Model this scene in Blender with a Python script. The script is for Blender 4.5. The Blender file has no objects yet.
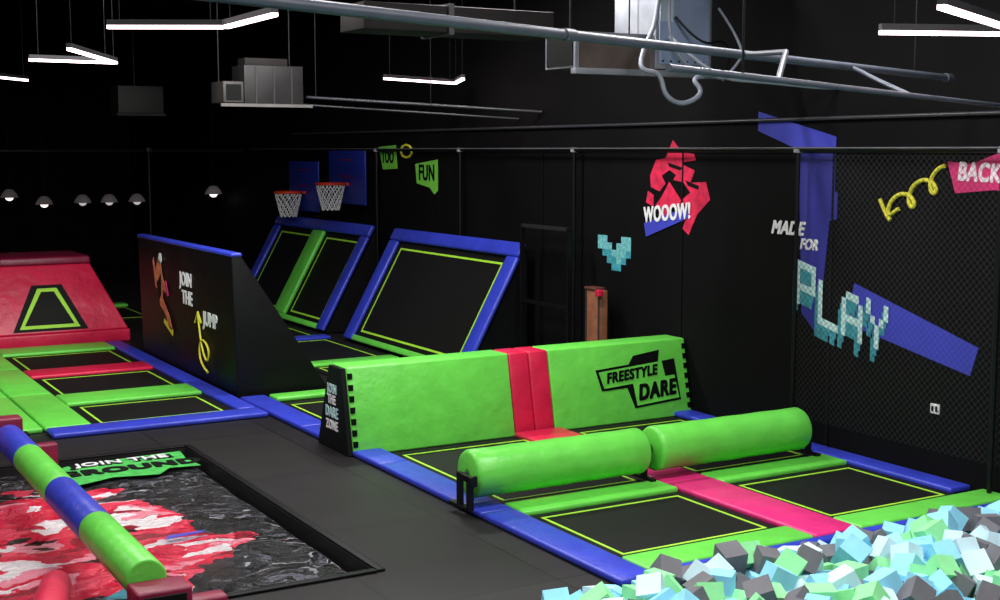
import bpy, bmesh, math, random
from mathutils import Vector, Matrix, Euler, noise
random.seed(7)
S=bpy.context.scene
COL=bpy.context.collection
S.view_settings.view_transform='Standard'

def lin(c):
    return tuple(((x/255)/12.92 if x/255<=0.04045 else ((x/255+0.055)/1.055)**2.4) for x in c)
MATS={}
def mat(name,rgb,rough=0.5,noise=0.12,nscale=6,bump=0.0,bscale=20,metal=0.0,emit=0,spec=0.5):
    if name in MATS: return MATS[name]
    m=bpy.data.materials.new(name); m.use_nodes=True
    nt=m.node_tree; b=nt.nodes['Principled BSDF']
    c=lin(rgb)
    tc=nt.nodes.new('ShaderNodeTexCoord')
    n=nt.nodes.new('ShaderNodeTexNoise'); n.inputs['Scale'].default_value=nscale; n.inputs['Detail'].default_value=5
    nt.links.new(tc.outputs['Object'],n.inputs['Vector'])
    r=nt.nodes.new('ShaderNodeValToRGB')
    r.color_ramp.elements[0].position=0.3; r.color_ramp.elements[1].position=0.7
    r.color_ramp.elements[0].color=(*[x*(1-noise) for x in c],1)
    r.color_ramp.elements[1].color=(*[min(1,x*(1+noise)) for x in c],1)
    nt.links.new(n.outputs['Fac'],r.inputs['Fac']); nt.links.new(r.outputs['Color'],b.inputs['Base Color'])
    b.inputs['Roughness'].default_value=rough; b.inputs['Metallic'].default_value=metal
    b.inputs['Specular IOR Level'].default_value=spec
    if bump:
        n2=nt.nodes.new('ShaderNodeTexNoise'); n2.inputs['Scale'].default_value=bscale; n2.inputs['Detail'].default_value=3
        nt.links.new(tc.outputs['Object'],n2.inputs['Vector'])
        bp=nt.nodes.new('ShaderNodeBump'); bp.inputs['Strength'].default_value=bump; bp.inputs['Distance'].default_value=0.03
        nt.links.new(n2.outputs['Fac'],bp.inputs['Height']); nt.links.new(bp.outputs['Normal'],b.inputs['Normal'])
    if emit:
        b.inputs['Emission Color'].default_value=(*c,1); b.inputs['Emission Strength'].default_value=emit
    MATS[name]=m; return m

GREEN=mat('green_vinyl',(108,218,80),.36,.08,4,.45,6)
BLUE=mat('blue_vinyl',(52,66,192),.38,.12,4,.45,6)
PINK=mat('pink_vinyl',(224,44,124),.4,.1,4,.4,7)
RED=mat('red_vinyl',(208,30,70),.4,.1,4,.45,6)
DRED=mat('dark_red_vinyl',(125,20,55),.42,.1,4,.3,7)
BLACKV=mat('black_vinyl',(12,12,14),.5,.2,3,.2,6,spec=.22)
BLACKM=mat('black_metal',(12,12,13),.4,.1,8,spec=.3)
LIME=mat('lime_line',(170,232,60),.6,.05)
WHITE=mat('white_print',(238,238,240),.6,.03)
BLACKP=mat('black_print',(6,7,6),.6,.03,spec=.2)
YELLOW=mat('yellow_print',(222,216,56),.6,.05)
TEAL=mat('teal_print',(60,150,165),.6,.35,24)
LTEAL=mat('light_teal_print',(196,234,232),.6,.25,30)
BLUEP=mat('blue_print',(60,66,190),.6,.08,3)
DBLUEP=mat('deep_blue_print',(44,44,150),.6,.08,3)
REDP=mat('red_print',(215,30,75),.6,.35,9)
PINKP=mat('pink_print',(215,45,115),.6,.1)
GREENP=mat('green_print',(120,205,70),.6,.1)
ORANGEP=mat('orange_print',(200,110,80),.6,.5,10)
GALV=mat('galvanised_steel',(150,154,162),.42,.15,5,.1,10,metal=.5)
PIPE=mat('painted_pipe',(88,94,106),.45,.15,5,metal=.2)
CABLE=mat('grey_conduit',(130,136,148),.5,.1)
DUCT=mat('dark_duct',(38,34,34),.6,.2,3,spec=.2)
WOOD=mat('wood',(140,86,60),.6,.2,12,.1,20)
ORANGE=mat('orange_rim',(225,60,30),.5,.05)
LED=mat('led_tube',(255,222,226),.5,0,emit=7)
LAMP=mat('lamp_glow',(255,225,225),.5,0,emit=2.2)
DIMLAMP=mat('lamp_glow_dim',(235,225,225),.5,0,emit=.55)

def diamond_wall(name,c0,c1,rough=.7,spec=.12):
    m=bpy.data.materials.new(name); m.use_nodes=True; nt=m.node_tree; b=nt.nodes['Principled BSDF']
    tc=nt.nodes.new('ShaderNodeTexCoord')
    n=nt.nodes.new('ShaderNodeTexNoise'); n.inputs['Scale'].default_value=1.3; n.inputs['Detail'].default_value=6
    nt.links.new(tc.outputs['Object'],n.inputs['Vector'])
    r=nt.nodes.new('ShaderNodeValToRGB'); r.color_ramp.elements[0].color=(*lin(c0),1); r.color_ramp.elements[1].color=(*lin(c1),1)
    r.color_ramp.elements[0].position=.3; r.color_ramp.elements[1].position=.75
    nt.links.new(n.outputs['Fac'],r.inputs['Fac']); nt.links.new(r.outputs['Color'],b.inputs['Base Color'])
    b.inputs['Roughness'].default_value=rough; b.inputs['Specular IOR Level'].default_value=spec
    return m
WALLM=diamond_wall('wall_black_paint',(6,6,7),(12,11,13))
CEILM=diamond_wall('ceiling_black',(3,3,3),(5,5,5),.9,.1)

def floor_mat():
    m=bpy.data.materials.new('floor_black_mat'); m.use_nodes=True; nt=m.node_tree; b=nt.nodes['Principled BSDF']
    tc=nt.nodes.new('ShaderNodeTexCoord')
    br=nt.nodes.new('ShaderNodeTexBrick'); br.offset=0; br.inputs['Scale'].default_value=1
    br.inputs['Brick Width'].default_value=1.22; br.inputs['Row Height'].default_value=1.9
    br.inputs['Mortar Size'].default_value=.012; br.inputs['Mortar Smooth'].default_value=.3
    br.inputs['Color1'].default_value=(*lin((42,39,39)),1); br.inputs['Color2'].default_value=(*lin((28,27,28)),1); br.inputs['Mortar'].default_value=(*lin((5,5,5)),1)
    nt.links.new(tc.outputs['Object'],br.inputs['Vector'])
    n=nt.nodes.new('ShaderNodeTexNoise'); n.inputs['Scale'].default_value=3; n.inputs['Detail'].default_value=8
    nt.links.new(tc.outputs['Object'],n.inputs['Vector'])
    mx=nt.nodes.new('ShaderNodeMix'); mx.data_type='RGBA'; mx.blend_type='MULTIPLY'; mx.inputs['Factor'].default_value=.6
    nt.links.new(br.outputs['Color'],mx.inputs['A']); nt.links.new(n.outputs['Fac'],mx.inputs['B'])
    nt.links.new(mx.outputs['Result'],b.inputs['Base Color']); b.inputs['Roughness'].default_value=.55; b.inputs['Specular IOR Level'].default_value=.27
    return m
FLOORM=floor_mat()

def bedmat():
    m=bpy.data.materials.new('trampoline_mesh'); m.use_nodes=True; nt=m.node_tree; b=nt.nodes['Principled BSDF']
    tc=nt.nodes.new('ShaderNodeTexCoord'); ch=nt.nodes.new('ShaderNodeTexChecker'); ch.inputs['Scale'].default_value=60
    ch.inputs['Color1'].default_value=(*lin((22,22,22)),1); ch.inputs['Color2'].default_value=(*lin((12,12,12)),1)
    nt.links.new(tc.outputs['Object'],ch.inputs['Vector']); nt.links.new(ch.outputs['Color'],b.inputs['Base Color'])
    b.inputs['Roughness'].default_value=.65; b.inputs['Specular IOR Level'].default_value=.22; return m
BED=bedmat()

# ---------- mesh helpers
def empty(name,loc=(0,0,0)):
    e=bpy.data.objects.new(name,None); e.empty_display_size=.2; COL.objects.link(e); return e
def mesh_obj(name,verts,faces,m,parent=None,bevel=0,smooth=False):
    me=bpy.data.meshes.new(name); me.from_pydata([tuple(v) for v in verts],[],faces); me.update()
    bm=bmesh.new(); bm.from_mesh(me); bmesh.ops.recalc_face_normals(bm,faces=bm.faces); bm.to_mesh(me); bm.free()
    o=bpy.data.objects.new(name,me); COL.objects.link(o)
    ms=m if isinstance(m,(list,tuple)) else [m]
    for x in ms: me.materials.append(x)
    if bevel:
        bv=o.modifiers.new('b','BEVEL'); bv.width=bevel; bv.segments=3; bv.limit_method='ANGLE'
        for p in me.polygons: p.use_smooth=True
    if smooth:
        for p in me.polygons: p.use_smooth=True
    if parent: o.parent=parent
    return o
def hexa(name,b4,t4,m,parent=None,bevel=0):
    return mesh_obj(name,list(b4)+list(t4),[(3,2,1,0),(4,5,6,7),(0,1,5,4),(1,2,6,5),(2,3,7,6),(3,0,4,7)],m,parent,bevel)
def box(name,lo,hi,m,parent=None,bevel=0):
    x0,y0,z0=lo;x1,y1,z1=hi
    return hexa(name,[(x0,y0,z0),(x1,y0,z0),(x1,y1,z0),(x0,y1,z0)],[(x0,y0,z1),(x1,y0,z1),(x1,y1,z1),(x0,y1,z1)],m,parent,bevel)
def tube(name,pts,r,m,parent=None,cyclic=False,smoothc=False):
    cu=bpy.data.curves.new(name,'CURVE'); cu.dimensions='3D'; cu.bevel_depth=r; cu.bevel_resolution=4; cu.use_fill_caps=True
    sp=cu.splines.new('NURBS' if smoothc else 'POLY'); sp.points.add(len(pts)-1)
    for p,q in zip(sp.points,pts): p.co=(*q,1)
    sp.use_cyclic_u=cyclic
    if smoothc: sp.use_endpoint_u=True; sp.order_u=3; sp.resolution_u=6
    cu.materials.append(m); o=bpy.data.objects.new(name,cu); COL.objects.link(o)
    dg=bpy.context.evaluated_depsgraph_get(); me=bpy.data.meshes.new_from_object(o.evaluated_get(dg))
    bpy.data.objects.remove(o); o=bpy.data.objects.new(name,me); COL.objects.link(o)
    for p in me.polygons: p.use_smooth=True
    if parent: o.parent=parent
    return o
def cyl(name,p,q,r,m,parent=None,bevel=0,seg=32):
    p=Vector(p);q=Vector(q); d=q-p
    bm=bmesh.new(); bmesh.ops.create_cone(bm,cap_ends=True,segments=seg,radius1=r,radius2=r,depth=d.length)
    me=bpy.data.meshes.new(name)
    M=Matrix.Translation((p+q)/2)@d.to_track_quat('Z','Y').to_matrix().to_4x4()
    bmesh.ops.transform(bm,matrix=M,verts=bm.verts)
    for f in bm.faces:
        if len(f.verts)==4: f.smooth=True
    bm.to_mesh(me); bm.free()
    o=bpy.data.objects.new(name,me); COL.objects.link(o); me.materials.append(m)
    if bevel:
        bv=o.modifiers.new('b','BEVEL'); bv.width=bevel; bv.segments=3; bv.limit_method='ANGLE'
    if parent: o.parent=parent
    return o
# printed lettering; made bold by overlaying slightly shifted copies of the letter mesh
def text(name,s,org,size,m,frame='X',rot=0,sx=1,off=.012,parent=None,shear=0,ext=.003,align='CENTER'):
    cu=bpy.data.curves.new(name,'FONT'); cu.body=s; cu.size=size; cu.extrude=ext; cu.shear=shear; cu.space_character=1+off*2.2/size
    cu.align_x=align; cu.align_y='CENTER'
    o=bpy.data.objects.new(name,cu); COL.objects.link(o)
    dg=bpy.context.evaluated_depsgraph_get(); src=bpy.data.meshes.new_from_object(o.evaluated_get(dg))
    bpy.data.objects.remove(o)
    vs=[v.co.copy() for v in src.vertices]; fs=[tuple(p.vertices) for p in src.polygons]
    V=[];F=[]
    for i,(dx,dy) in enumerate(((0,0),(off,0),(-off,0),(0,off*.7),(0,-off*.7),(off*.7,off*.6),(-off*.7,-off*.6),(off*.7,-off*.6),(-off*.7,off*.6))):
        b=len(V); V+=[(v.x+dx,v.y+dy,v.z+.0003*i) for v in vs]; F+=[tuple(k+b for k in f) for f in fs]
    me=bpy.data.meshes.new(name); me.from_pydata(V,[],F); me.update(); me.materials.append(m)
    o=bpy.data.objects.new(name,me); COL.objects.link(o)
    if frame=='X': B=Matrix(((0,0,-1),(-1,0,0),(0,1,0)))
    elif frame=='Y': B=Matrix(((1,0,0),(0,0,-1),(0,1,0)))
    else: B=Matrix.Identity(3)
    me.transform((Matrix.Translation(org)@B.to_4x4()@Matrix.Rotation(rot,4,'Z')@Matrix.Diagonal((sx,1,1,1))))
    if parent: o.parent=parent
    return o
def wpoly(name,pts,X,m,parent,th=.004):
    n=len(pts); v=[(X,y,z) for y,z in pts]+[(X-th,y,z) for y,z in pts]
    f=[tuple(range(n)),tuple(range(n,2*n))]+[(i,(i+1)%n,n+(i+1)%n,n+i) for i in range(n)]
    return mesh_obj(name,v,f,m,parent)

# ================= ROOM
XW=9.36; CZ=5.6
PIT=(4.0,9.33,2.0,7.2); BAG=(-1.5,3.84,8.44,12.98)
xs=[-8,-1.5,3.84,4.0,9.33,9.6]; ys=[-3,2.0,7.2,8.44,12.98,38]
V=[];Fc=[]
def quad(a,b,c,d):
    i=len(V); V.extend([a,b,c,d]); Fc.append((i,i+1,i+2,i+3))
for i in range(5):
    for j in range(5):
        x0,x1,y0,y1=xs[i],xs[i+1],ys[j],ys[j+1]
        def inside(h): return x0>=h[0]-.01 and x1<=h[1]+.01 and y0>=h[2]-.01 and y1<=h[3]+.01
        if inside(PIT) or inside(BAG): continue
        quad((x0,y0,0),(x1,y0,0),(x1,y1,0),(x0,y1,0))
for h,d in ((PIT,-.8),(BAG,-.7)):
    x0,x1,y0,y1=h
    quad((x0,y0,d),(x1,y0,d),(x1,y1,d),(x0,y1,d))
    quad((x0,y0,d),(x0,y1,d),(x0,y1,0),(x0,y0,0)); quad((x1,y0,d),(x1,y0,0),(x1,y1,0),(x1,y1,d))
    quad((x0,y1,d),(x1,y1,d),(x1,y1,0),(x0,y1,0)); quad((x0,y0,d),(x0,y0,0),(x1,y0,0),(x1,y0,d))
mesh_obj('floor',V,Fc,FLOORM)
box('wall_right',(XW,-3,-.8),(XW+.2,38,CZ),WALLM)
box('wall_back',(-8,36,0),(XW-.01,36.2,CZ),WALLM)
box('wall_left',(-8.2,-3,0),(-8,36.2,CZ),WALLM)
box('ceiling',(-8.2,-3,CZ+.02),(XW+.2,38,CZ+.2),CEILM)
k=0
for y in (9.62,12.0,15.0,18.0):
    k+=1; box(f'trim_{k}',(XW-.012,y-.012,0),(XW-.002,y+.012,3.0),BLACKP)
box('trim_9',(XW-.012,4,2.97),(XW-.002,35,3.0),BLACKP)

# ================= TRAMPOLINE DECKS
def pad(name,x0,x1,y0,y1,m,parent,h=.06,g=.006):
    L=max(x1-x0,y1-y0); n=max(1,round(L/2.0))
    for i in range(n):
        if x1-x0>=y1-y0: a,b_,c,d=x0+(x1-x0)*i/n,x0+(x1-x0)*(i+1)/n,y0,y1
        else: a,b_,c,d=x0,x1,y0+(y1-y0)*i/n,y0+(y1-y0)*(i+1)/n
        box(f'{name}_{i+1}',(a+g,c+g,.002),(b_-g,d-g,h),m,parent,.022)
def bed(name,x0,x1,y0,y1,parent,ins=.1,lw=.025,z=.02):
    box(name,(x0,y0,.002),(x1,y1,z),BED,parent)
    a,b_,c,d=x0+ins,x1-ins,y0+ins,y1-ins
    box(name+'_line_a',(a,c,z),(b_,c+lw,z+.004),LIME,parent)
    box(name+'_line_b',(a,d-lw,z),(b_,d,z+.004),LIME,parent)
    box(name+'_line_c',(a,c+lw,z),(a+lw,d-lw,z+.004),LIME,parent)
    box(name+'_line_d',(b_-lw,c+lw,z),(b_,d-lw,z+.004),LIME,parent)
D=empty('trampoline_court')
pad('side_pad',5.14,5.46,7.22,15.1,BLUE,D)
pad('wall_pad',9.08,9.35,7.8,14.8,BLUE,D)
for nm,x0,x1 in (('l',5.46,7.06),('r',7.54,9.08)):
    pad('front_pad_'+nm,x0,x1 if nm=='l' else 9.34,7.34,7.68,GREEN,D)
    bed('bed_near_'+nm,x0,x1,7.68,9.03,D)
    pad('mid_pad_'+nm,x0,x1,9.03,9.38,GREEN,D)
    bed('bed_far_'+nm,x0,x1,9.43,11.6,D)
    bed('bed_back_'+nm,x0,x1,12.75,14.6,D)
pad('centre_pad',7.06,7.54,7.34,11.1,PINK,D)
pad('centre_pad_end',6.95,7.54,11.15,11.72,RED,D)
pad('pit_edge_pad',5.46,9.34,7.22,7.33,BLUE,D)
pad('back_pad',5.5,9.34,14.8,15.1,GREEN,D)
D2=empty('wall_trampoline_court')
for i,(y0,y1) in enumerate(((15.15,16.9),(17.2,19.4),(19.7,22.0),(22.3,24.4))):
    bed(f'bed_{i}',6.75,8.1,y0+.02,y1,D2)
    pad(f'pad_{i}',6.6,8.15,y1,y1+.3,GREEN if i%2==0 else BLUE,D2)
D3=empty('lane_trampoline_court')
pad('edge_pad',4.88,5.12,14.42,20.6,BLUE,D3)
pad('front_pad',2.75,5.12,14.02,14.4,BLUE,D3)
pad('walk_pad_a',2.75,3.25,14.42,20.6,GREEN,D3)
pad('walk_pad_b',2.2,2.74,14.42,20.6,GREEN,D3)
pad('walk_pad_c',1.65,2.19,14.42,20,BLACKV,D3)
rows=[('bed',14.42,15.7),('g',15.7,16.35),('bed',16.35,17.85),('r',17.85,18.4),('bed',18.4,19.95),('g',19.95,20.6)]
for i,(t,a,b_) in enumerate(rows):
    if t=='bed': bed(f'bed_{i}',3.25,4.88,a,b_,D3,.12)
    else: pad(f'cross_pad_{i}',3.25,4.88,a,b_,GREEN if t=='g' else RED,D3)
D4=empty('far_trampoline_court')
pad('edge_pad',5.3,5.5,23.5,31,GREEN,D4)
for i in range(3):
    bed(f'bed_{i}',5.5,6.5,23.5+i*2.4,25.4+i*2.4,D4,.12); pad(f'pad_{i}',5.5,6.5,25.45+i*2.4,25.85+i*2.4,GREEN,D4)

# ================= FREESTYLE PADDED WALL
W=empty('padded_dividing_wall')
def wseg(nm,x0,x1,m):
    hexa(nm,[(x0,11.74,.002),(x1,11.74,.002),(x1,12.56,.002),(x0,12.56,.002)],[(x0,11.91,.865),(x1,11.91,.865),(x1,12.25,.865),(x0,12.25,.865)],m,W,.02)
wseg('green_block_a',5.15,7.0,GREEN); wseg('red_block_a',7.005,7.245,RED); wseg('red_block_b',7.25,7.49,RED); wseg('green_block_b',7.495,9.34,GREEN)
hexa('end_cover',[(5.1,11.76,.01),(5.148,11.76,.01),(5.148,12.54,.01),(5.1,12.54,.01)],[(5.1,11.93,.855),(5.148,11.93,.855),(5.148,12.23,.855),(5.1,12.23,.855)],BLACKV,W)
tilt=math.atan(.17/.863)
def facey(z): return 11.74+.17*(z/.863)-.004
for i in range(7):
    z=.09+i*.11
    for x in (5.155,9.285):
        box(f'velcro_{i}_{x}',(x,facey(z)-.006,z),(x+.045,facey(z)+.03,z+.058),BLACKP,W)
def slope_text(s,x,z,size,m,rot=0,sx=1,off=.012):
    o=text('print_'+s.lower(),s,(0,0,0),size,m,'Y',rot,sx,off,W,shear=.25)
    o.data.transform(Matrix.Translation((x,facey(z)-.008,z))@Matrix.Rotation(-tilt,4,'X'))
    return o
def slope_poly(nm,pts,m,d=.003):
    v=[(x,facey(z)-d,z) for x,z in pts]+[(x,facey(z)+.02,z) for x,z in pts]; n=len(pts)
    mesh_obj(nm,v,[tuple(range(n)),tuple(range(n,2*n))]+[(i,(i+1)%n,n+(i+1)%n,n+i) for i in range(n)],m,W)
dz=-.04
def sh(p): return [(x-.02,z+dz) for x,z in p]
slope_poly('outline_top',sh([(8.16,.41),(8.10,.64),(8.55,.67),(8.62,.76),(8.98,.8),(8.95,.67),(9.18,.69),(9.22,.23),(8.58,.19),(8.5,.42)]),BLACKP)
slope_poly('outline_in_a',sh([(8.19,.435),(8.135,.615),(9.0,.675),(9.03,.5),(8.6,.46)]),GREEN,.006)
slope_poly('outline_in_b',sh([(8.61,.215),(8.58,.46),(8.97,.5),(9.16,.51),(9.195,.255)]),GREEN,.006)
slope_text('FREESTYLE',8.55,.56+dz,.155,BLACKP,.07,.85,.009).name='print_freestyle'
slope_text('DARE',8.87,.36+dz,.235,BLACKP,.06,.8,.016)
text('print_side_a','JOIN',(5.097,12.15,.62),.13,LTEAL,'X',0,.8,.004,W)
text('print_side_b','THE',(5.097,12.16,.51),.13,WHITE,'X',0,.8,.004,W)
text('print_side_c','DARE',(5.097,12.16,.38),.15,LTEAL,'X',0,.8,.004,W)
text('print_side_d','ZONE',(5.097,12.16,.25),.13,WHITE,'X',0,.8,.004,W)

# ================= FOAM ROLLERS
RY=9.44; RZ=.325
def roller(x0,x1,st):
    e=empty('foam_roller')
    R=.205; prof=[(x0,0),(x0,R-.035),(x0+.012,R-.012),(x0+.035,R),(x1-.035,R),(x1-.012,R-.012),(x1,R-.035),(x1,0)]
    mid=[(x0+.035+(x1-x0-.07)*t/8,R-(.004 if t%2 else 0)) for t in range(1,8)]
    prof=prof[:4]+mid+prof[4:]
    n=40; V=[];F=[]
    for x,r in prof:
        for k in range(n):
            a=2*math.pi*k/n; V.append((x,RY+r*math.cos(a),RZ+r*math.sin(a)))
    for i in range(len(prof)-1):
        for k in range(n): F.append((i*n+k,i*n+(k+1)%n,(i+1)*n+(k+1)%n,(i+1)*n+k))
    mesh_obj('cylinder_cover',V,F,GREEN,e,smooth=True)
    cyl('end_disc',(x0-.002,RY,RZ),(x0+.003,RY,RZ),.045,mat('green_seam',(60,150,45)),e)
    cyl('axle',(x0-.05,RY,RZ),(x1+.05,RY,RZ),.022,BLACKM,e)
    for nm,x in st:
        box('post_'+nm,(x-.018,RY-.03,.067),(x+.018,RY+.03,RZ+.03),BLACKM,e); box('foot_'+nm,(x-.028,RY-.15,.062),(x+.028,RY+.15,.085),BLACKM,e)
        if nm=='l':
            box('post_low',(x-.02,RY-.2,0.063),(x+.02,RY-.14,.33),BLACKM,e); box('arm',(x-.02,RY-.2,.3),(x+.02,RY,.35),BLACKM,e)
            box('bracket_plate',(x-.04,RY-.23,.27),(x+.04,RY-.2,.36),BLACKM,e,.008)
roller(5.16,6.92,(('l',5.09),('r',6.97))); roller(7.04,8.82,(('b',8.94),))

# ================= JOIN THE JUMP WEDGE
J=empty('wedge_dividing_wall')
y0,y1=15.2,19.4; h=1.75
hexa('body',[(5.15,y0,.002),(6.36,y0,.002),(6.36,y1,.002),(5.15,y1,.002)],[(5.11,y0,h),(5.23,y0,h),(5.23,y1,h),(5.11,y1,h)],BLACKV,J,.02)
hexa('top_cover',[(5.10,y0-.01,h-.02),(5.25,y0-.01,h-.02),(5.25,y1+.01,h-.02),(5.10,y1+.01,h-.02)],[(5.11,y0-.01,h+.03),(5.24,y0-.01,h+.03),(5.24,y1+.01,h+.03),(5.11,y1+.01,h+.03)],BLUE,J,.02)
XJ=5.105
text('print_join','JOIN',(XJ,17.05,1.3),.25,WHITE,'X',0,.95,.008,J)
text('print_the','THE',(XJ,17.0,1.06),.25,WHITE,'X',0,.95,.008,J)
text('print_jump','JUMP',(XJ,16.05,.87),.25,WHITE,'X',0,.95,.008,J)
tube('arrow_line',[(XJ,16.55,.9),(XJ,16.5,.7),(XJ,16.4,.45),(XJ,16.2,.3),(XJ,16.1,.5),(XJ,16.4,.62),(XJ,16.55,.45),(XJ,16.45,.25),(XJ,16.2,.2)],.014,YELLOW,J,smoothc=True)
tube('arrow_head',[(XJ,16.68,.78),(XJ,16.55,.93),(XJ,16.42,.8)],.014,YELLOW,J)
def fig(nm,pts,X,m,par,y0,z0,sy,sz): wpoly(nm,[(y0-a*sy,z0+b*sz) for a,b in pts],X,m,par)
fig('figure_body',[(.1,.75),(.3,.95),(.42,.9),(.5,.7),(.7,.55),(.62,.48),(.5,.55),(.48,.4),(.8,.2),(.95,0),(.8,.02),(.6,.2),(.35,.3),(.25,.5),(.12,.55),(0,.9),(.06,.95)],XJ,ORANGEP,J,18.6,.55,.95,1.0)
fig('figure_helmet',[(.3,.98),(.36,1.08),(.46,1.08),(.5,.98),(.42,.92)],XJ,WHITE,J,18.6,.5,.95,1.0)
fig('figure_black_print',[(.2,.6),(.45,.75),(.42,.45),(.3,.35)],XJ-.002,BLACKP,J,18.6,.55,.95,1.0)  # black printed shape on the figure
fig('figure_board',[(.5,.02),(.95,-.12),(.98,-.04),(.55,.08)],XJ,YELLOW,J,18.6,.6,.95,1.0)
fig('figure_pink_print',[(.6,.6),(.68,.62),(.8,.42),(.72,.4)],XJ,PINKP,J,18.6,.6,.95,1.0)  # pink printed shape beside the figure

# ================= RED PYRAMID BLOCK
R=empty('padded_pyramid_block')
bx0,bx1,by0,by1=3.1,5.34,20.85,23.2; tx0,tx1,ty0,ty1=3.5,4.86,21.35,22.65; H=1.34
hexa('base',[(bx0,by0,.002),(bx1,by0,.002),(bx1,by1,.002),(bx0,by1,.002)],[(bx0,by0,.2),(bx1,by0,.2),(bx1,by1,.2),(bx0,by1,.2)],RED,R,.03)
hexa('body',[(bx0+.02,by0+.02,.2),(bx1-.02,by0+.02,.2),(bx1-.02,by1-.02,.2),(bx0+.02,by1-.02,.2)],[(tx0,ty0,H-.12),(tx1,ty0,H-.12),(tx1,ty1,H-.12),(tx0,ty1,H-.12)],RED,R,.03)
hexa('top',[(tx0-.02,ty0-.02,H-.12),(tx1+.02,ty0-.02,H-.12),(tx1+.02,ty1+.02,H-.12),(tx0-.02,ty1+.02,H-.12)],[(tx0,ty0,H),(tx1,ty0,H),(tx1,ty1,H),(tx0,ty1,H)],DRED,R,.03)
def pyf(pts,m,nm,d):
    v=[]
    for x,z in pts: v.append((x,by0+.02+(ty0-by0-.02)*(z-.2)/(H-.32)-d,z))
    v2=[(a,b+.02,c) for a,b,c in v]; n=len(v)
    mesh_obj(nm,v+v2,[tuple(range(n)),tuple(range(n,2*n))]+[(i,(i+1)%n,n+(i+1)%n,n+i) for i in range(n)],m,R)
pyf([(3.58,.24),(4.7,.24),(4.38,.92),(3.93,.92)],BLACKP,'panel',.006)
pyf([(3.68,.28),(4.58,.28),(4.3,.87),(4.01,.87)],LIME,'trapezoid_outline',.010)
pyf([(3.76,.33),(4.5,.33),(4.25,.82),(4.06,.82)],BLACKP,'trapezoid_inner',.014)

# ================= SLANTED WALL TRAMPOLINES
def slant(ya,yb,strips):
    e=empty('slanted_trampoline'); xb,xt,zt=8.3,9.22,1.66
    def P(s,y,o=0):
        nx,nz=-zt,(xt-xb); l=math.hypot(nx,nz)
        return (xb+(xt-xb)*s+o*nx/l,y,.03+zt*s+o*nz/l)
    def slab(nm,s0,s1,a,b_,o0,o1,m,bev=0):
        hexa(nm,[P(s0,a,o0),P(s0,b_,o0),P(s1,b_,o0),P(s1,a,o0)],[P(s0,a,o1),P(s0,b_,o1),P(s1,b_,o1),P(s1,a,o1)],m,e,bev)
    slab('bed',.02,.98,ya+.1,yb-.1,0,.02,BED)
    slab('pad_top',.91,1.02,ya,yb,.021,.1,BLUE,.03)
    slab('pad_side_near',0,.91,ya,ya+.3,.021,.09,BLUE,.03)
    slab('pad_side_far',0,.91,yb-.3,yb,.021,.09,BLUE,.03)
    slab('pad_bottom',0,.05,ya+.3,yb-.3,.021,.08,GREEN,.02)
    cells=[]; cur=ya+.3
    for s in strips: 
        slab('pad_mid',.05,.91,s-.25,s+.25,.021,.1,GREEN,.03); cells.append((cur,s-.25)); cur=s+.25
    cells.append((cur,yb-.3))
    for i,(a,b_) in enumerate(cells):
        a+=.1;b_-=.1; w=.03; t=w/1.9
        slab(f'line_{i}a',.09,.09+t,a,b_,.021,.025,LIME); slab(f'line_{i}b',.86-t,.86,a,b_,.021,.025,LIME)
        slab(f'line_{i}c',.09,.86,a,a+w,.0215,.026,LIME); slab(f'line_{i}d',.09,.86,b_-w,b_,.0215,.026,LIME)
    mesh_obj('frame_near',[(xb,ya+.02,.02),(xt,ya+.02,zt),(xt,ya+.02,.02),(xb,ya+.08,.02),(xt,ya+.08,zt),(xt,ya+.08,.02)],[(0,1,2),(3,4,5),(0,1,4,3),(1,2,5,4),(2,0,3,5)],BLACKV,e)
slant(15.16,19.15,[]); slant(20.0,24.35,[22.1])

# ================= BASKETBALL HOOPS
def hoop(yc,zc,w=1.45,hh=.92):
    e=empty('basketball_hoop'); X=9.25
    box('backboard',(X-.03,yc-w/2,zc-.45),(X,yc+w/2,zc-.45+hh),mat('board_blue',(34,48,150),.4),e,.01)
    box('bracket',(X,yc-.1,zc-.3),(XW-.003,yc+.1,zc+.1),BLACKM,e)
    cx=X-.33; n=24; r=.25; zr=zc-.1
    tube('rim',[(cx+r*math.cos(2*math.pi*k/n),yc+r*math.sin(2*math.pi*k/n),zr) for k in range(n)],.022,ORANGE,e,cyclic=True)
    box('rim_plate',(X-.12,yc-.1,zr-.03),(X-.031,yc+.1,zr+.02),ORANGE,e)
    box('target_a',(X-.035,yc-.3,zr+.12),(X-.031,yc+.3,zr+.14),DRED,e); box('target_b',(X-.035,yc-.3,zr+.40),(X-.031,yc+.3,zr+.42),DRED,e)
    m=12
    for k in range(m):
        for sg in (1,-1):
            pts=[]
            for t in range(6):
                rr=r*(1-.42*t/5); a=2*math.pi*(k+sg*t*.5)/m
                pts.append((cx+rr*math.cos(a),yc+rr*math.sin(a),zr-.45*t/5))
            tube('net',pts,.009,WHITE,e)
hoop(23.2,2.32); hoop(21.2,2.52,1.55)

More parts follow.
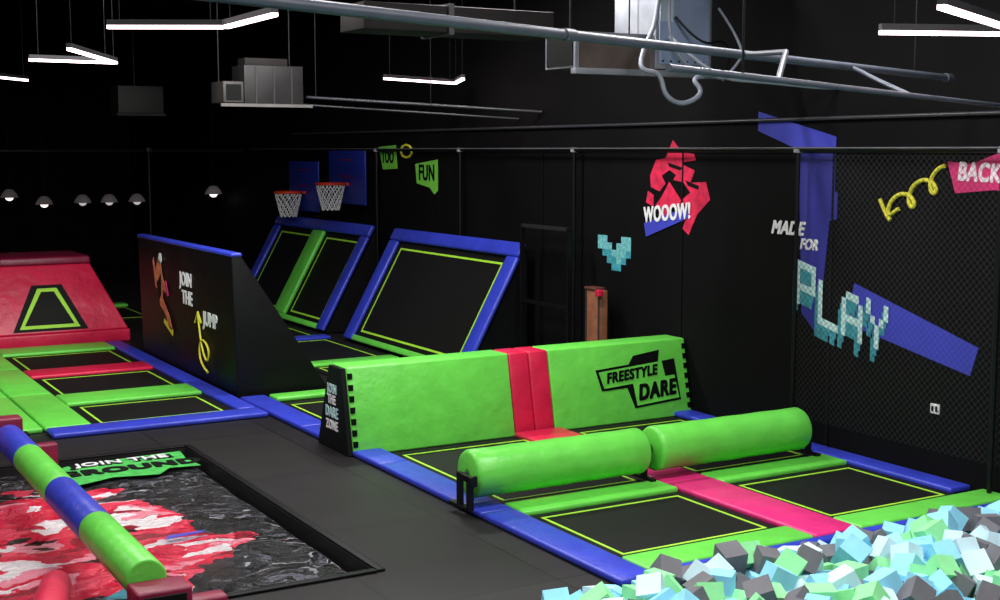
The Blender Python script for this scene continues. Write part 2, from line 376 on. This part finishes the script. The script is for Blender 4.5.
# ================= WALL GRAPHICS
XD=XW-.003
g=empty('play_wall_mural')
wpoly('zigzag_top',[(10.74,3.4),(10.74,3.2),(10.12,3.0),(9.6,3.0),(9.6,3.13)],XD,BLUEP,g)
wpoly('zigzag_down',[(10.12,3.0),(9.6,3.0),(9.6,2.6),(9.56,2.58),(9.56,2.33),(9.66,2.3),(9.78,1.15),(10.02,1.35)],XD,DBLUEP,g)
wpoly('arrow_band',[(9.3,1.72),(7.80,1.28),(7.88,1.02),(9.4,1.32)],XD,BLUEP,g)
L={'P':["11111","10001","10001","11111","10000","10000"],'L':["10000","10000","10000","10000","10000","11111"],'A':["01110","10001","10001","11111","10001","10001"],'Y':["10001","10001","01010","00100","00100","00100"]}
cw,chh=.056,.074
for k,chx in enumerate('PLAY'):
    oy=10.1-k*.325; oz=(1.9,1.72,1.65,1.6)[k]
    for layer,(dy,dz,xx,mm) in enumerate(((.05,-.13,XD-.005,TEAL),(.025,-.065,XD-.007,TEAL),(0,0,XD-.011,LTEAL))):
        for r in range(6):
            for c in range(5):
                if L[chx][r][c]=='1':
                    a=oy-c*cw+dy; z=oz-r*chh+dz-c*.014
                    wpoly(f'px_{chx}{layer}{r}{c}',[(a,z),(a-cw,z-.014),(a-cw,z-chh-.014),(a,z-chh)],xx,mm,g)
text('print_made','MADE',(XD-.006,10.26,2.2),.19,WHITE,'X',0,.88,.009,g,.3)
text('print_for','FOR',(XD-.006,9.94,2.05),.15,WHITE,'X',0,.85,.007,g,.3)
g=empty('squiggle_arrow_mural')
pts=[]
for i in range(60):
    t=i/59; pts.append((XD-.01,8.24+.62*t+.085*math.sin(t*5*math.pi),2.82-.33*t+.09*math.cos(t*5*math.pi)-.05))
tube('line',pts,.02,YELLOW,g); tube('head',[(XD-.01,9.0,2.54),(XD-.01,8.9,2.38),(XD-.01,8.76,2.46)],.02,YELLOW,g)
g=empty('back_mural')
wpoly('block',[(8.22,2.9),(7.95,2.88),(7.6,3.0),(7.2,3.0),(7.2,2.6),(7.7,2.66),(8.12,2.62)],XD,PINKP,g)
text('print_back','BACK',(XD-.006,7.87,2.80),.22,mat('pale_pink',(250,225,235),.6),'X',-.03,.74,.012,g,.1)
g=empty('wooow_mural')
SH=[[(675,140),(668,158),(658,160),(652,176),(653,188),(662,192),(668,184),(664,176),(672,170),(680,176),(686,162),(698,160),(696,154),(684,152)],
    [(684,164),(697,170),(693,182),(708,181),(712,198),(700,213),(692,234),(686,228),(692,208),(684,200),(693,192),(686,182),(676,180)],
    [(672,182),(684,200),(682,212),(676,204),(668,218),(664,208),(658,206),(664,198)],[(650,192),(656,196),(656,208),(648,204)],[(700,188),(706,192),(702,204),(696,200)]]
for i,s in enumerate(SH): wpoly(f'creature_{i}',[(12.1-(u-680)*.0185,3-(v-150)*.0114) for u,v in s],XD-.0005*i,REDP,g)
wpoly('creature_cut',[(12.28,2.86),(12.0,2.80),(12.05,2.77),(12.25,2.81)],XD-.005,BLACKP,g); wpoly('creature_cut_b',[(11.95,2.66),(11.7,2.6),(11.72,2.56),(11.9,2.6)],XD-.005,BLACKP,g)
wpoly('bracket',[(12.72,2.14),(11.9,2.36),(11.87,2.24),(12.68,1.98)],XD-.006,BLUEP,g)
text('print_wooow','WOOOW!',(XD-.014,12.28,2.27),.25,WHITE,'X',.1,.7,.010,g,.1)
g=empty('pixel_heart_mural')
HP=["1100011","1110111","0221112","0022120","0002200"]
for r,row in enumerate(HP):
    for c,ch in enumerate(row):
        if ch!='0': wpoly(f'px{r}{c}',[(13.69-c*.1,1.95-r*.085),(13.69-(c+1)*.1,1.95-r*.085),(13.69-(c+1)*.1,1.95-(r+1)*.085),(13.69-c*.1,1.95-(r+1)*.085)],XD,TEAL if ch=='2' else mat('mid_teal',(110,185,190),.6,.3,25),g)
g=empty('too_fun_mural')
wpoly('slab_a',[(20.15,3.05),(19.5,3.08),(19.45,2.7),(20.0,2.68)],XD,GREENP,g); wpoly('slab_b',[(18.8,2.78),(18.0,2.86),(18.0,2.4),(18.15,2.32),(18.3,2.42),(18.75,2.48)],XD,GREENP,g)
tube('ring',[(XD-.01,19.1+.2*math.sin(a/10*6.283),2.98+.1*math.cos(a/10*6.283)) for a in range(10)],.02,YELLOW,g,cyclic=True)
text('print_too','TOO',(XD-.008,19.8,2.88),.28,BLACKP,'X',0,.7,.01,g); text('print_fun','FUN',(XD-.008,18.4,2.64),.34,BLACKP,'X',0,.8,.01,g)

e=empty('wall_socket'); box('plate',(XW-.02,8.2,.62),(XW-.002,8.3,.71),WHITE,e,.004); box('hole_a',(XW-.023,8.215,.64),(XW-.019,8.24,.69),BLACKP,e); box('hole_b',(XW-.023,8.26,.64),(XW-.019,8.285,.69),BLACKP,e)

# ================= RAILS, POLES, NET
e=empty('safety_net_frame')
GREYM=mat('rail_grey',(50,50,55),.4,.1)
tube('top_rail',[(9.24,4.5,3.0),(9.24,26,3.0)],.022,BLACKM,e)
tube('tension_wire',[(9.2,4.5,3.02),(9.2,26,3.02)],.007,mat('wire_grey',(95,95,100),.4),e)
for i,y in enumerate((7.53,10.0,14.07,17.1,20.0)):
    tube(f'pole_{i}',[(9.24,y,.065 if y<14.8 else 0.01),(9.24,y,3.0)],.022,BLACKM,e)
    box(f'clamp_{i}',(9.2,y-.035,2.97),(9.28,y+.035,3.03),mat('clamp_grey',(150,150,155),.4),e,.01)
tube('brace',[(9.26,10.0,3.0),(XW,10.0,3.0)],.02,BLACKM,e)
e2=empty('far_net_frame')
tube('top_rail',[(9.2,26.3,2.98),(-7.8,26.3,2.98)],.03,BLACKM,e2)
tube('lower_wire',[(9.2,26.3,3.0),(-7.8,26.3,3.0)],.012,GREYM,e2)
for i,x in enumerate((7.2,4.0,1.0,-2)):
    tube(f'pole_{i}',[(x,26.3,.01),(x,26.3,3.0)],.03,BLACKM,e2); box(f'clamp_{i}',(x-.05,26.25,2.95),(x+.05,26.35,3.05),GREYM,e2,.01)
def netmat():
    m=bpy.data.materials.new('netting'); m.use_nodes=True; nt=m.node_tree; b=nt.nodes['Principled BSDF']
    tc=nt.nodes.new('ShaderNodeTexCoord'); sx=nt.nodes.new('ShaderNodeSeparateXYZ'); nt.links.new(tc.outputs['Object'],sx.inputs[0])
    outs=[]
    for op in ('ADD','SUBTRACT'):
        a=nt.nodes.new('ShaderNodeMath'); a.operation=op; nt.links.new(sx.outputs['Y'],a.inputs[0]); nt.links.new(sx.outputs['Z'],a.inputs[1])
        s=nt.nodes.new('ShaderNodeMath'); s.operation='MULTIPLY'; s.inputs[1].default_value=15; nt.links.new(a.outputs[0],s.inputs[0])
        f=nt.nodes.new('ShaderNodeMath'); f.operation='FRACT'; nt.links.new(s.outputs[0],f.inputs[0])
        l=nt.nodes.new('ShaderNodeMath'); l.operation='LESS_THAN'; l.inputs[1].default_value=.08; nt.links.new(f.outputs[0],l.inputs[0]); outs.append(l)
    mx=nt.nodes.new('ShaderNodeMath'); mx.operation='MAXIMUM'; nt.links.new(outs[0].outputs[0],mx.inputs[0]); nt.links.new(outs[1].outputs[0],mx.inputs[1])
    nt.links.new(mx.outputs[0],b.inputs['Alpha']); b.inputs['Base Color'].default_value=(*lin((40,40,44)),1); b.inputs['Roughness'].default_value=.5
    return m
NET=netmat()
mesh_obj('net_panel',[(9.26,4.5,.3),(9.26,10.0,.3),(9.26,10.0,2.98),(9.26,4.5,2.98)],[(0,1,2,3)],NET,e)

e=empty('gate_frame')
for nm,y in (('a',13.85),('b',14.98)): box('post_'+nm,(9.0,y-.025,.062),(9.05,y+.025,2.03),BLACKM,e)
box('lintel',(9.0,13.875,1.99),(9.05,14.955,2.035),mat('gate_metal',(38,38,40),.4),e); box('mid_rail',(9.0,13.875,1.0),(9.04,14.955,1.04),BLACKM,e)
e=empty('wooden_post'); box('panel',(9.05,13.2,.065),(9.17,13.5,1.3),WOOD,e,.01); box('cap',(9.03,13.28,1.3),(9.19,13.52,1.33),mat('cap_brown',(90,50,42)),e,.01); box('red_handle',(8.98,13.12,1.24),(9.05,13.2,1.32),RED,e,.01)
box('edge_strip_a',(9.04,13.2,.07),(9.05,13.225,1.29),GREYM,e); box('edge_strip_b',(9.04,13.475,.07),(9.05,13.5,1.29),GREYM,e)

# ================= AIRBAG
def bagmat():
    m=bpy.data.materials.new('airbag_print'); m.use_nodes=True; nt=m.node_tree; b=nt.nodes['Principled BSDF']; N=nt.nodes.new; K=nt.links.new
    tc=N('ShaderNodeTexCoord')
    n=N('ShaderNodeTexNoise'); n.inputs['Scale'].default_value=2.2; n.inputs['Detail'].default_value=5; K(tc.outputs['Object'],n.inputs['Vector'])
    mixv=N('ShaderNodeMix'); mixv.data_type='VECTOR'; mixv.inputs['Factor'].default_value=.5
    K(tc.outputs['Object'],mixv.inputs['A']); K(n.outputs['Color'],mixv.inputs['B'])
    def vor(sc,rot,scale):
        mp=N('ShaderNodeMapping'); mp.inputs['Scale'].default_value=sc; mp.inputs['Rotation'].default_value=(0,0,rot); K(mixv.outputs['Result'],mp.inputs['Vector'])
        v=N('ShaderNodeTexVoronoi'); v.inputs['Scale'].default_value=scale; K(mp.outputs[0],v.inputs['Vector'])
        sp=N('ShaderNodeSeparateColor'); K(v.outputs['Color'],sp.inputs[0]); return sp
    s1=vor((6,26,1),.9,2.4); s2=vor((4,10,1),-.5,1.5)
    r1=N('ShaderNodeValToRGB'); cr=r1.color_ramp; cr.interpolation='CONSTANT'
    cr.elements[0].color=(.003,.003,.004,1); cr.elements[1].position=.55; cr.elements[1].color=(.010,.010,.013,1)
    for p,c in ((.77,(.03,.03,.04)),(.9,(.12,.12,.15)),(.965,(.36,.36,.40))):
        q=cr.elements.new(p); q.color=(*c,1)
    K(s1.outputs[0],r1.inputs['Fac'])
    r2=N('ShaderNodeValToRGB'); cr=r2.color_ramp; cr.interpolation='CONSTANT'
    cr.elements[0].color=(*lin((225,22,62)),1); cr.elements[1].position=.4; cr.elements[1].color=(*lin((244,66,96)),1)
    for p,c in ((.54,(160,12,42)),(.64,(12,10,12)),(.72,(248,238,242)),(.86,(250,150,170)),(.95,(200,20,60))):
        q=cr.elements.new(p); q.color=(*lin(c),1)
    K(s2.outputs[1],r2.inputs['Fac'])
    n3=N('ShaderNodeTexNoise'); n3.inputs['Scale'].default_value=1.5; n3.inputs['Detail'].default_value=5; K(tc.outputs['Object'],n3.inputs['Vector'])
    d=N('ShaderNodeVectorMath'); d.operation='DISTANCE'; d.inputs[1].default_value=(1.6,10.2*.85,0)
    cm=N('ShaderNodeVectorMath'); cm.operation='MULTIPLY'; cm.inputs[1].default_value=(1,.85,0)
    K(tc.outputs['Object'],cm.inputs[0]); K(cm.outputs[0],d.inputs[0])
    a=N('ShaderNodeMath'); a.operation='MULTIPLY_ADD'; a.inputs[1].default_value=-2.95; K(n3.outputs['Fac'],a.inputs[0]); K(d.outputs['Value'],a.inputs[2])
    lt=N('ShaderNodeMath'); lt.operation='LESS_THAN'; lt.inputs[1].default_value=.05; K(a.outputs[0],lt.inputs[0])
    mx=N('ShaderNodeMix'); mx.data_type='RGBA'; K(lt.outputs[0],mx.inputs['Factor']); K(r1.outputs[0],mx.inputs['A']); K(r2.outputs[0],mx.inputs['B'])
    K(mx.outputs['Result'],b.inputs['Base Color']); b.inputs['Roughness'].default_value=.2; b.inputs['Specular IOR Level'].default_value=.6
    n4=N('ShaderNodeTexNoise'); n4.inputs['Scale'].default_value=5; n4.inputs['Detail'].default_value=7; n4.inputs['Distortion'].default_value=2.5; K(tc.outputs['Object'],n4.inputs['Vector'])
    bp=N('ShaderNodeBump'); bp.inputs['Strength'].default_value=1; bp.inputs['Distance'].default_value=.09; K(n4.outputs['Fac'],bp.inputs['Height']); K(bp.outputs[0],b.inputs['Normal'])
    return m
A=empty('stunt_airbag')
nx,ny=70,60; x0,x1,y0,y1=-1.4,3.80,8.47,12.92
V=[];F=[]
for j in range(ny+1):
    for i in range(nx+1):
        x=x0+(x1-x0)*i/nx; y=y0+(y1-y0)*j/ny
        ed=min(x-x0,x1-x,y-y0,y1-y); z=-.03-.08*math.exp(-ed/.06)+.025*noise.noise(Vector((x*1.5,y*1.5,0)))
        V.append((x,y,z))
for j in range(ny):
    for i in range(nx):
        a=j*(nx+1)+i; F.append((a,a+1,a+nx+2,a+nx+1))
mesh_obj('top_sheet',V,F,bagmat(),A,smooth=True)
box('bag_body',(x0+.02,y0+.02,-.68),(x1-.02,y1-.02,-.16),BLACKV,A,.03)
def flat(nm,pts,z,m,par,th=.004):
    n=len(pts); v=[(x,y,z) for x,y in pts]+[(x,y,z+th) for x,y in pts]
    mesh_obj(nm,v,[tuple(range(n)),tuple(range(n,2*n))]+[(i,(i+1)%n,n+(i+1)%n,n+i) for i in range(n)],m,par)
MG=mat('mid_green_print',(70,180,80),.5,.3,12)
flat('print_plate',[(2.55,11.95),(2.9,12.1),(3.3,12.0),(3.45,12.2),(3.74,12.15),(3.70,12.5),(3.74,12.84),(3.2,12.8),(2.6,12.72),(2.35,12.5)],.004,MG,A)
text('print_word_a_edge','JOIN THE',(3.12,12.66,.009),.19,BLACKP,'Z',0,.98,.022,A); text('print_word_a','JOIN THE',(3.12,12.66,.018),.19,WHITE,'Z',0,1.06,.004,A)
text('print_word_b','GROUND',(3.12,12.36,.012),.28,BLACKP,'Z',.0,1.0,.02,A)
flat('print_teal',[(2.0,8.75),(2.3,8.6),(2.55,8.8),(2.3,9.0)],.008,mat('bright_teal',(30,120,135),.4,.4,12),A)
flat('print_blue',[(2.75,9.9),(3.05,9.95),(3.1,10.0),(2.8,9.99)],.008,BLUEP,A)
e=empty('airbag_pit_rim'); box('rim_right',(3.845,8.38,.002),(3.91,13.06,.02),BLACKV,e,.006); box('rim_far',(-1.5,12.99,.002),(3.84,13.06,.02),BLACKV,e,.006); box('rim_near',(-1.5,8.37,.002),(3.84,8.435,.02),BLACKV,e,.006)

# ================= BALANCE BEAM
B=empty('balance_beam')
xb=2.0; r=.125; zb=.47
cuts=[12.1,11.2,9.95,8.85,7.62]; cols=[BLUE,GREEN,BLUE,GREEN]
for i in range(4): cyl(f'segment_{i}',(xb,cuts[i]-.003,zb),(xb,cuts[i+1]+.003,zb),r,cols[i],B,.015)
box('crossbar_near',(xb-.13,7.36,.29),(xb+.2,7.6,.48),DRED,B,.02); box('crossbar_face_near',(xb-.09,7.345,.32),(xb+.16,7.36,.45),BLACKV,B,.005)
box('arm_near',(xb+.205,7.44,.22),(xb+.44,7.58,.36),DRED,B,.02)
box('crossbar_far',(xb-.45,12.12,.44),(xb+.13,12.32,.64),DRED,B,.02); box('arm_far',(xb+.16,12.0,.2),(xb+.4,12.12,.4),DRED,B,.02); box('arm_plate',(xb+.12,12.06,.22),(xb+.17,12.2,.5),BLACKM,B)
for nm,x,y,z0,z1 in (('a',xb+.36,7.51,.002,.23),('b',xb-.02,7.48,.002,.3),('c',xb+.34,12.08,-.03,.21),('d',xb-.3,12.22,-.03,.45)):
    box('leg_'+nm,(x-.03,y-.03,z0),(x+.03,y+.03,z1),BLACKM,B)
e=empty('padded_bolster'); cyl('cover',(1.72,8.85,.13),(1.36,7.35,.42),.1,RED,e,.02)

# ================= FOAM CUBES
FC=[mat('foam_blue',(150,222,250),.8,.08,8),mat('foam_green',(150,238,165),.8,.08,8),mat('foam_grey',(108,108,114),.8,.08,8),mat('foam_pale',(208,238,248),.8,.05,8)]
V=[];F=[];MI=[]
def addcube(c,s,rot):
    i=len(V)
    for dx in (-1,1):
        for dy in (-1,1):
            for dz in (-1,1): V.append(tuple(Vector(c)+rot@Vector((dx*s/2,dy*s/2,dz*s/2))))
    for f in ((0,1,3,2),(4,6,7,5),(0,4,5,1),(2,3,7,6),(0,2,6,4),(1,5,7,3)): F.append(tuple(i+k for k in f))
    MI.extend([random.choices(range(4),(6,3.6,4.2,2.6))[0]]*6)
st=.185
nxx=int((9.16-4.17)/st)+1; nyy=int((7.04-2.2)/st)
for lay,zb in enumerate((-.13,.03,.16)):
    for i in range(nxx+1):
        for j in range(nyy+2):
            x=4.17+i*st+random.uniform(-.05,.05)+(.09 if lay==1 else 0); y=2.3+j*st+random.uniform(-.05,.05)+(.09 if lay==1 else 0)
            if y>7.12: continue
            if lay==2:
                edge=min(x-4.1,7.1-y)
                if random.random()>.5 or edge<.2: continue
            x=min(max(x,4.16),9.16); y=min(y,7.05)
            s=random.uniform(.15,.178)
            addcube((x,y,zb+random.uniform(-.04,.04)),s,Euler((random.uniform(0,3),random.uniform(0,3),random.uniform(0,3))).to_matrix())
o=mesh_obj('foam_cube_pile',V,F,FC)
o.data.polygons.foreach_set('material_index',MI)

# ================= CEILING SERVICES
T=CZ
e=empty('air_conditioning_duct')
box('duct_body',(7.02,10.68,3.78),(7.9,11.1,4.1),mat('duct_brown',(92,80,74),.5,.25,4,metal=.2),e)
box('duct_flange',(6.98,10.62,3.72),(8.65,10.7,3.78),GALV,e,.005); box('duct_flange_end',(6.98,10.62,3.78),(7.02,11.15,4.12),GALV,e)
box('duct_flange_top',(7.02,10.62,4.08),(7.9,10.68,4.12),GALV,e)
box('opening',(6.97,10.66,3.80),(6.98,11.12,4.09),BLACKP,e)
UB=mat('unit_blue_grey',(150,166,196),.4,.15,3,metal=.15)
box('unit_body',(7.9,10.6,3.79),(8.6,11.3,4.9),GALV,e,.01); box('unit_panel',(7.94,10.585,3.84),(8.56,10.6,4.8),UB,e,.005)
box('unit_tape',(7.94,10.58,4.25),(8.1,10.585,4.8),mat('unit_white',(190,200,215)),e)
for i in range(6): box(f'unit_screw_{i}',(7.97+i*.1,10.57,3.86),(7.985+i*.1,10.585,3.875),BLACKP,e)
for x in (7.1,7.8,8.5): tube('hanger',[(x,10.9,4.05),(x,10.9,T)],.008,BLACKM,e)
e=empty('fan_coil_unit')
box('body',(5.95,17,3.6),(6.78,17.5,4.12),mat('unit_dark_grey',(32,30,30),.5,.4,4,metal=.2),e,.01); box('filter_box',(5.66,17,3.62),(5.94,17.5,3.9),mat('unit_grey',(58,54,52),.5,.3,4),e,.01)
box('grille',(5.7,16.985,3.66),(5.9,17,3.86),BLACKP,e); box('top_duct',(6.0,17.1,4.12),(6.6,17.4,4.22),DUCT,e,.01); box('base_rail',(5.62,16.97,3.57),(6.9,17.0,3.61),mat('rail_mid',(100,98,96)),e)
for i in range(3): box(f'band_{i}',(6.1+i*.25,16.985,3.61),(6.12+i*.25,17,4.1),GREYM,e)
for x in (5.7,6.7): tube('hanger',[(x,17.3,3.9),(x,17.3,T)],.01,BLACKM,e)
e=empty('ceiling_duct'); box('body',(4.7,10.4,4.02),(6.6,10.9,4.25),DUCT,e,.01); box('flange',(5.5,10.37,4.0),(5.55,10.92,4.27),GREYM,e)
for x in (4.8,6.3): tube('hanger',[(x,10.6,4.25),(x,10.6,T)],.008,BLACKM,e)
e=empty('far_ceiling_unit'); box('body',(5.55,22.0,3.6),(6.3,22.5,4.05),mat('unit_dark',(20,18,18),.6,.2),e,.01); box('flange',(5.53,21.98,3.56),(6.32,22.52,3.6),DUCT,e); tube('hanger',[(5.9,22.3,4.05),(5.9,22.3,T)],.01,BLACKM,e)
e=empty('sprinkler_pipe'); tube('main',[(-1.2,4.02,3.6),(8.9,7.83,3.6)],.028,PIPE,e); tube('end_cap',[(8.8,7.79,3.6),(8.92,7.84,3.6)],.036,PIPE,e)
for t in (.2,.93): 
    x=-1.2+10.1*t; y=4.02+3.81*t; tube('hanger',[(x,y,3.62),(x,y,T)],.006,BLACKM,e)
for t in (.5,.72):
    x=-1.2+10.1*t; y=4.02+3.81*t; tube('coupling',[(x-.04,y-.015,3.6),(x+.04,y+.015,3.6)],.034,PIPE,e)
tube('branch_main',[(3.5,4.6,3.35),(9.3,7.45,3.35)],.017,PIPE,e); tube('branch_cross',[(4.6,5.14,3.35),(5.2,5.75,3.55),(5.6,6.55,3.6)],.016,PIPE,e)
tube('branch_riser',[(6.6,6.12,3.35),(6.9,6.7,3.48),(7.1,7.15,3.6)],.015,PIPE,e)
tube('branch_hanger',[(4.2,4.94,3.36),(4.2,4.94,T)],.006,BLACKM,e)
e=empty('wall_conduit'); tube('main',[(XW-.03,5,3.32),(XW-.03,13,3.30),(XW-.03,24,3.3)],.02,GREYM,e)
e=empty('back_conduit'); tube('main',[(6.9,17.2,3.72),(XW-.02,15.0,3.5)],.02,GREYM,e); tube('main_b',[(6.9,17.3,3.62),(XW-.02,15.6,3.42)],.015,GREYM,e)
for x,y,z in ((7.0,17.1,3.72),(8.2,16.0,3.6)): tube('hanger',[(x,y,z),(x,y,T)],.006,BLACKM,e)
e=empty('flexible_conduit')
def cab(pts,r=.022,m=CABLE): tube('cable',pts,r,m,e,smoothc=True)
cab([(7.95,10.5,T),(7.85,10.45,4.3),(7.6,10.4,3.95),(7.5,10.3,3.74),(7.7,10.25,3.74),(7.72,10.2,3.5),(7.95,10.2,3.42),(8.2,10.2,3.55),(8.1,10.3,3.7),(8.4,10.3,3.72),(8.9,10.2,3.68)],.024)
cab([(8.05,10.5,T),(7.85,10.4,4.2),(8.0,10.3,3.82),(8.4,10.25,3.66),(8.8,10.0,3.7)],.014)
cab([(8.0,10.5,4.1),(8.2,10.1,3.68),(8.8,10.0,3.66),(9.25,9.7,3.6),(XW-.02,9.6,3.6)],.02)
cab([(8.6,10.5,4.4),(8.8,10.3,4.0),(8.65,10.3,3.8),(8.5,10.3,3.68)],.014)
cab([(8.1,10.55,4.3),(8.3,10.4,4.0),(8.6,10.4,4.1),(8.7,10.4,3.9),(8.5,10.3,3.75)],.012,BLACKM)

def led(pts):
    e=empty('led_linear_light')
    for i in range(len(pts)-1):
        p=Vector(pts[i]);q=Vector(pts[i+1]); d=(q-p).normalized(); s=Vector((-d.y,d.x,0))*.026; a=p+d*.02; b_=q-d*.02
        z=Vector((0,0,1))
        hexa(f'housing_{i}',[a-s+z*.005,b_-s+z*.005,b_+s+z*.005,a+s+z*.005],[a-s+z*.05,b_-s+z*.05,b_+s+z*.05,a+s+z*.05],mat('led_housing',(40,40,44),.5),e)
        s2=s*.9; hexa(f'diffuser_{i}',[a-s2-z*.022,b_-s2-z*.022,b_+s2-z*.022,a+s2-z*.022],[a-s2+z*.004,b_-s2+z*.004,b_+s2+z*.004,a+s2+z*.004],LED,e)
        for c in (a+d*.1,b_-d*.1): tube('wire',[c+z*.05,Vector((c.x,c.y,T-.01))],.003,BLACKM,e)
led([(2.70,11.05,4),(3.55,10.57,4),(3.54,9.39,4)])
led([(2.92,15.47,4),(3.9,15.5,4),(2.96,13.6,4)])
led([(3.0,19.0,4),(3.77,20,4)])
led([(7.58,16.15,3.95),(9.0,16.8,3.95),(8.51,15.66,3.95)])
led([(6.78,6.6,3.8),(8.0,6.1,3.8)]); led([(5.87,5.25,3.8),(7.2,5.9,3.8)])

for i,(x,y,z) in enumerate(((5.18,30,1.98),(5.9,30,1.82),(6.72,30,1.84),(7.3,30,1.84),(7.92,30,1.84),(9.05,28,2.05))):
    e=empty('pendant_lamp')
    n=20; V=[];F=[]
    prof=[(.02,.18),(.08,.17),(.15,.09),(.19,0)]
    for r_,zz in prof:
        for k in range(n): V.append((x+r_*math.cos(6.2832*k/n),y+r_*math.sin(6.2832*k/n),z+zz))
    for a in range(3):
        for k in range(n): F.append((a*n+k,a*n+(k+1)%n,(a+1)*n+(k+1)%n,(a+1)*n+k))
    mesh_obj('shade',V,F,mat('shade_grey',(150,140,142),emit=.06),e,smooth=True)
    bm=bmesh.new(); bmesh.ops.create_uvsphere(bm,u_segments=16,v_segments=8,radius=.09); bmesh.ops.translate(bm,verts=bm.verts,vec=(x,y,z+.02)); me=bpy.data.meshes.new('bulb'); bm.to_mesh(me); bm.free(); me.materials.append(LAMP if i in (0,1,5) else DIMLAMP)
    ob=bpy.data.objects.new('bulb',me); COL.objects.link(ob); ob.parent=e
    tube('cord',[(x,y,z+.16),(x,y,T)],.004,BLACKM,e)

# ================= LIGHTS
def area(x,y,z,sx,sy,p,rot=0,col=(1,.97,.96)):  # overhead light added out of view to brighten the hall, no fixture behind it
    l=bpy.data.lights.new('added_area_light','AREA'); l.shape='RECTANGLE'; l.size=sx; l.size_y=sy; l.energy=p; l.color=col
    o=bpy.data.objects.new('added_area_light',l); o.location=(x,y,z); o.rotation_euler=(0,0,rot); COL.objects.link(o)
for x,p in ((-1,60),(3,115),(6.6,160)):
    for y in (3,7,11,14.5): area(x,y,5.3,1.6,.2,p)
def spot(loc,to,p,ang=70):  # unseen spot added to brighten the far end of the hall
    l=bpy.data.lights.new('added_spot_fill','SPOT'); l.energy=p; l.spot_size=math.radians(ang); l.spot_blend=.8; l.shadow_soft_size=.25
    o=bpy.data.objects.new('added_spot_fill',l); o.location=loc; o.rotation_euler=(Vector(to)-Vector(loc)).to_track_quat('-Z','Y').to_euler(); COL.objects.link(o)
spot((4,13,5.2),(6.5,20,.5),400); spot((1.5,13,5.2),(3.8,20.5,.3),600,60); spot((5,15,5.2),(9.2,20,1.5),260)
w=bpy.data.worlds.new('world'); S.world=w; w.use_nodes=True; w.node_tree.nodes['Background'].inputs[0].default_value=(.01,.01,.012,1)

f=1323.0; th=math.atan(150/f)
cd=bpy.data.cameras.new('camera');c=bpy.data.objects.new('camera',cd);COL.objects.link(c)
cd.sensor_width=36;cd.lens=f/1000*36;c.location=(0,0,3.0)
c.rotation_euler=(math.pi/2-th,0,-math.radians(30.1)); S.camera=c
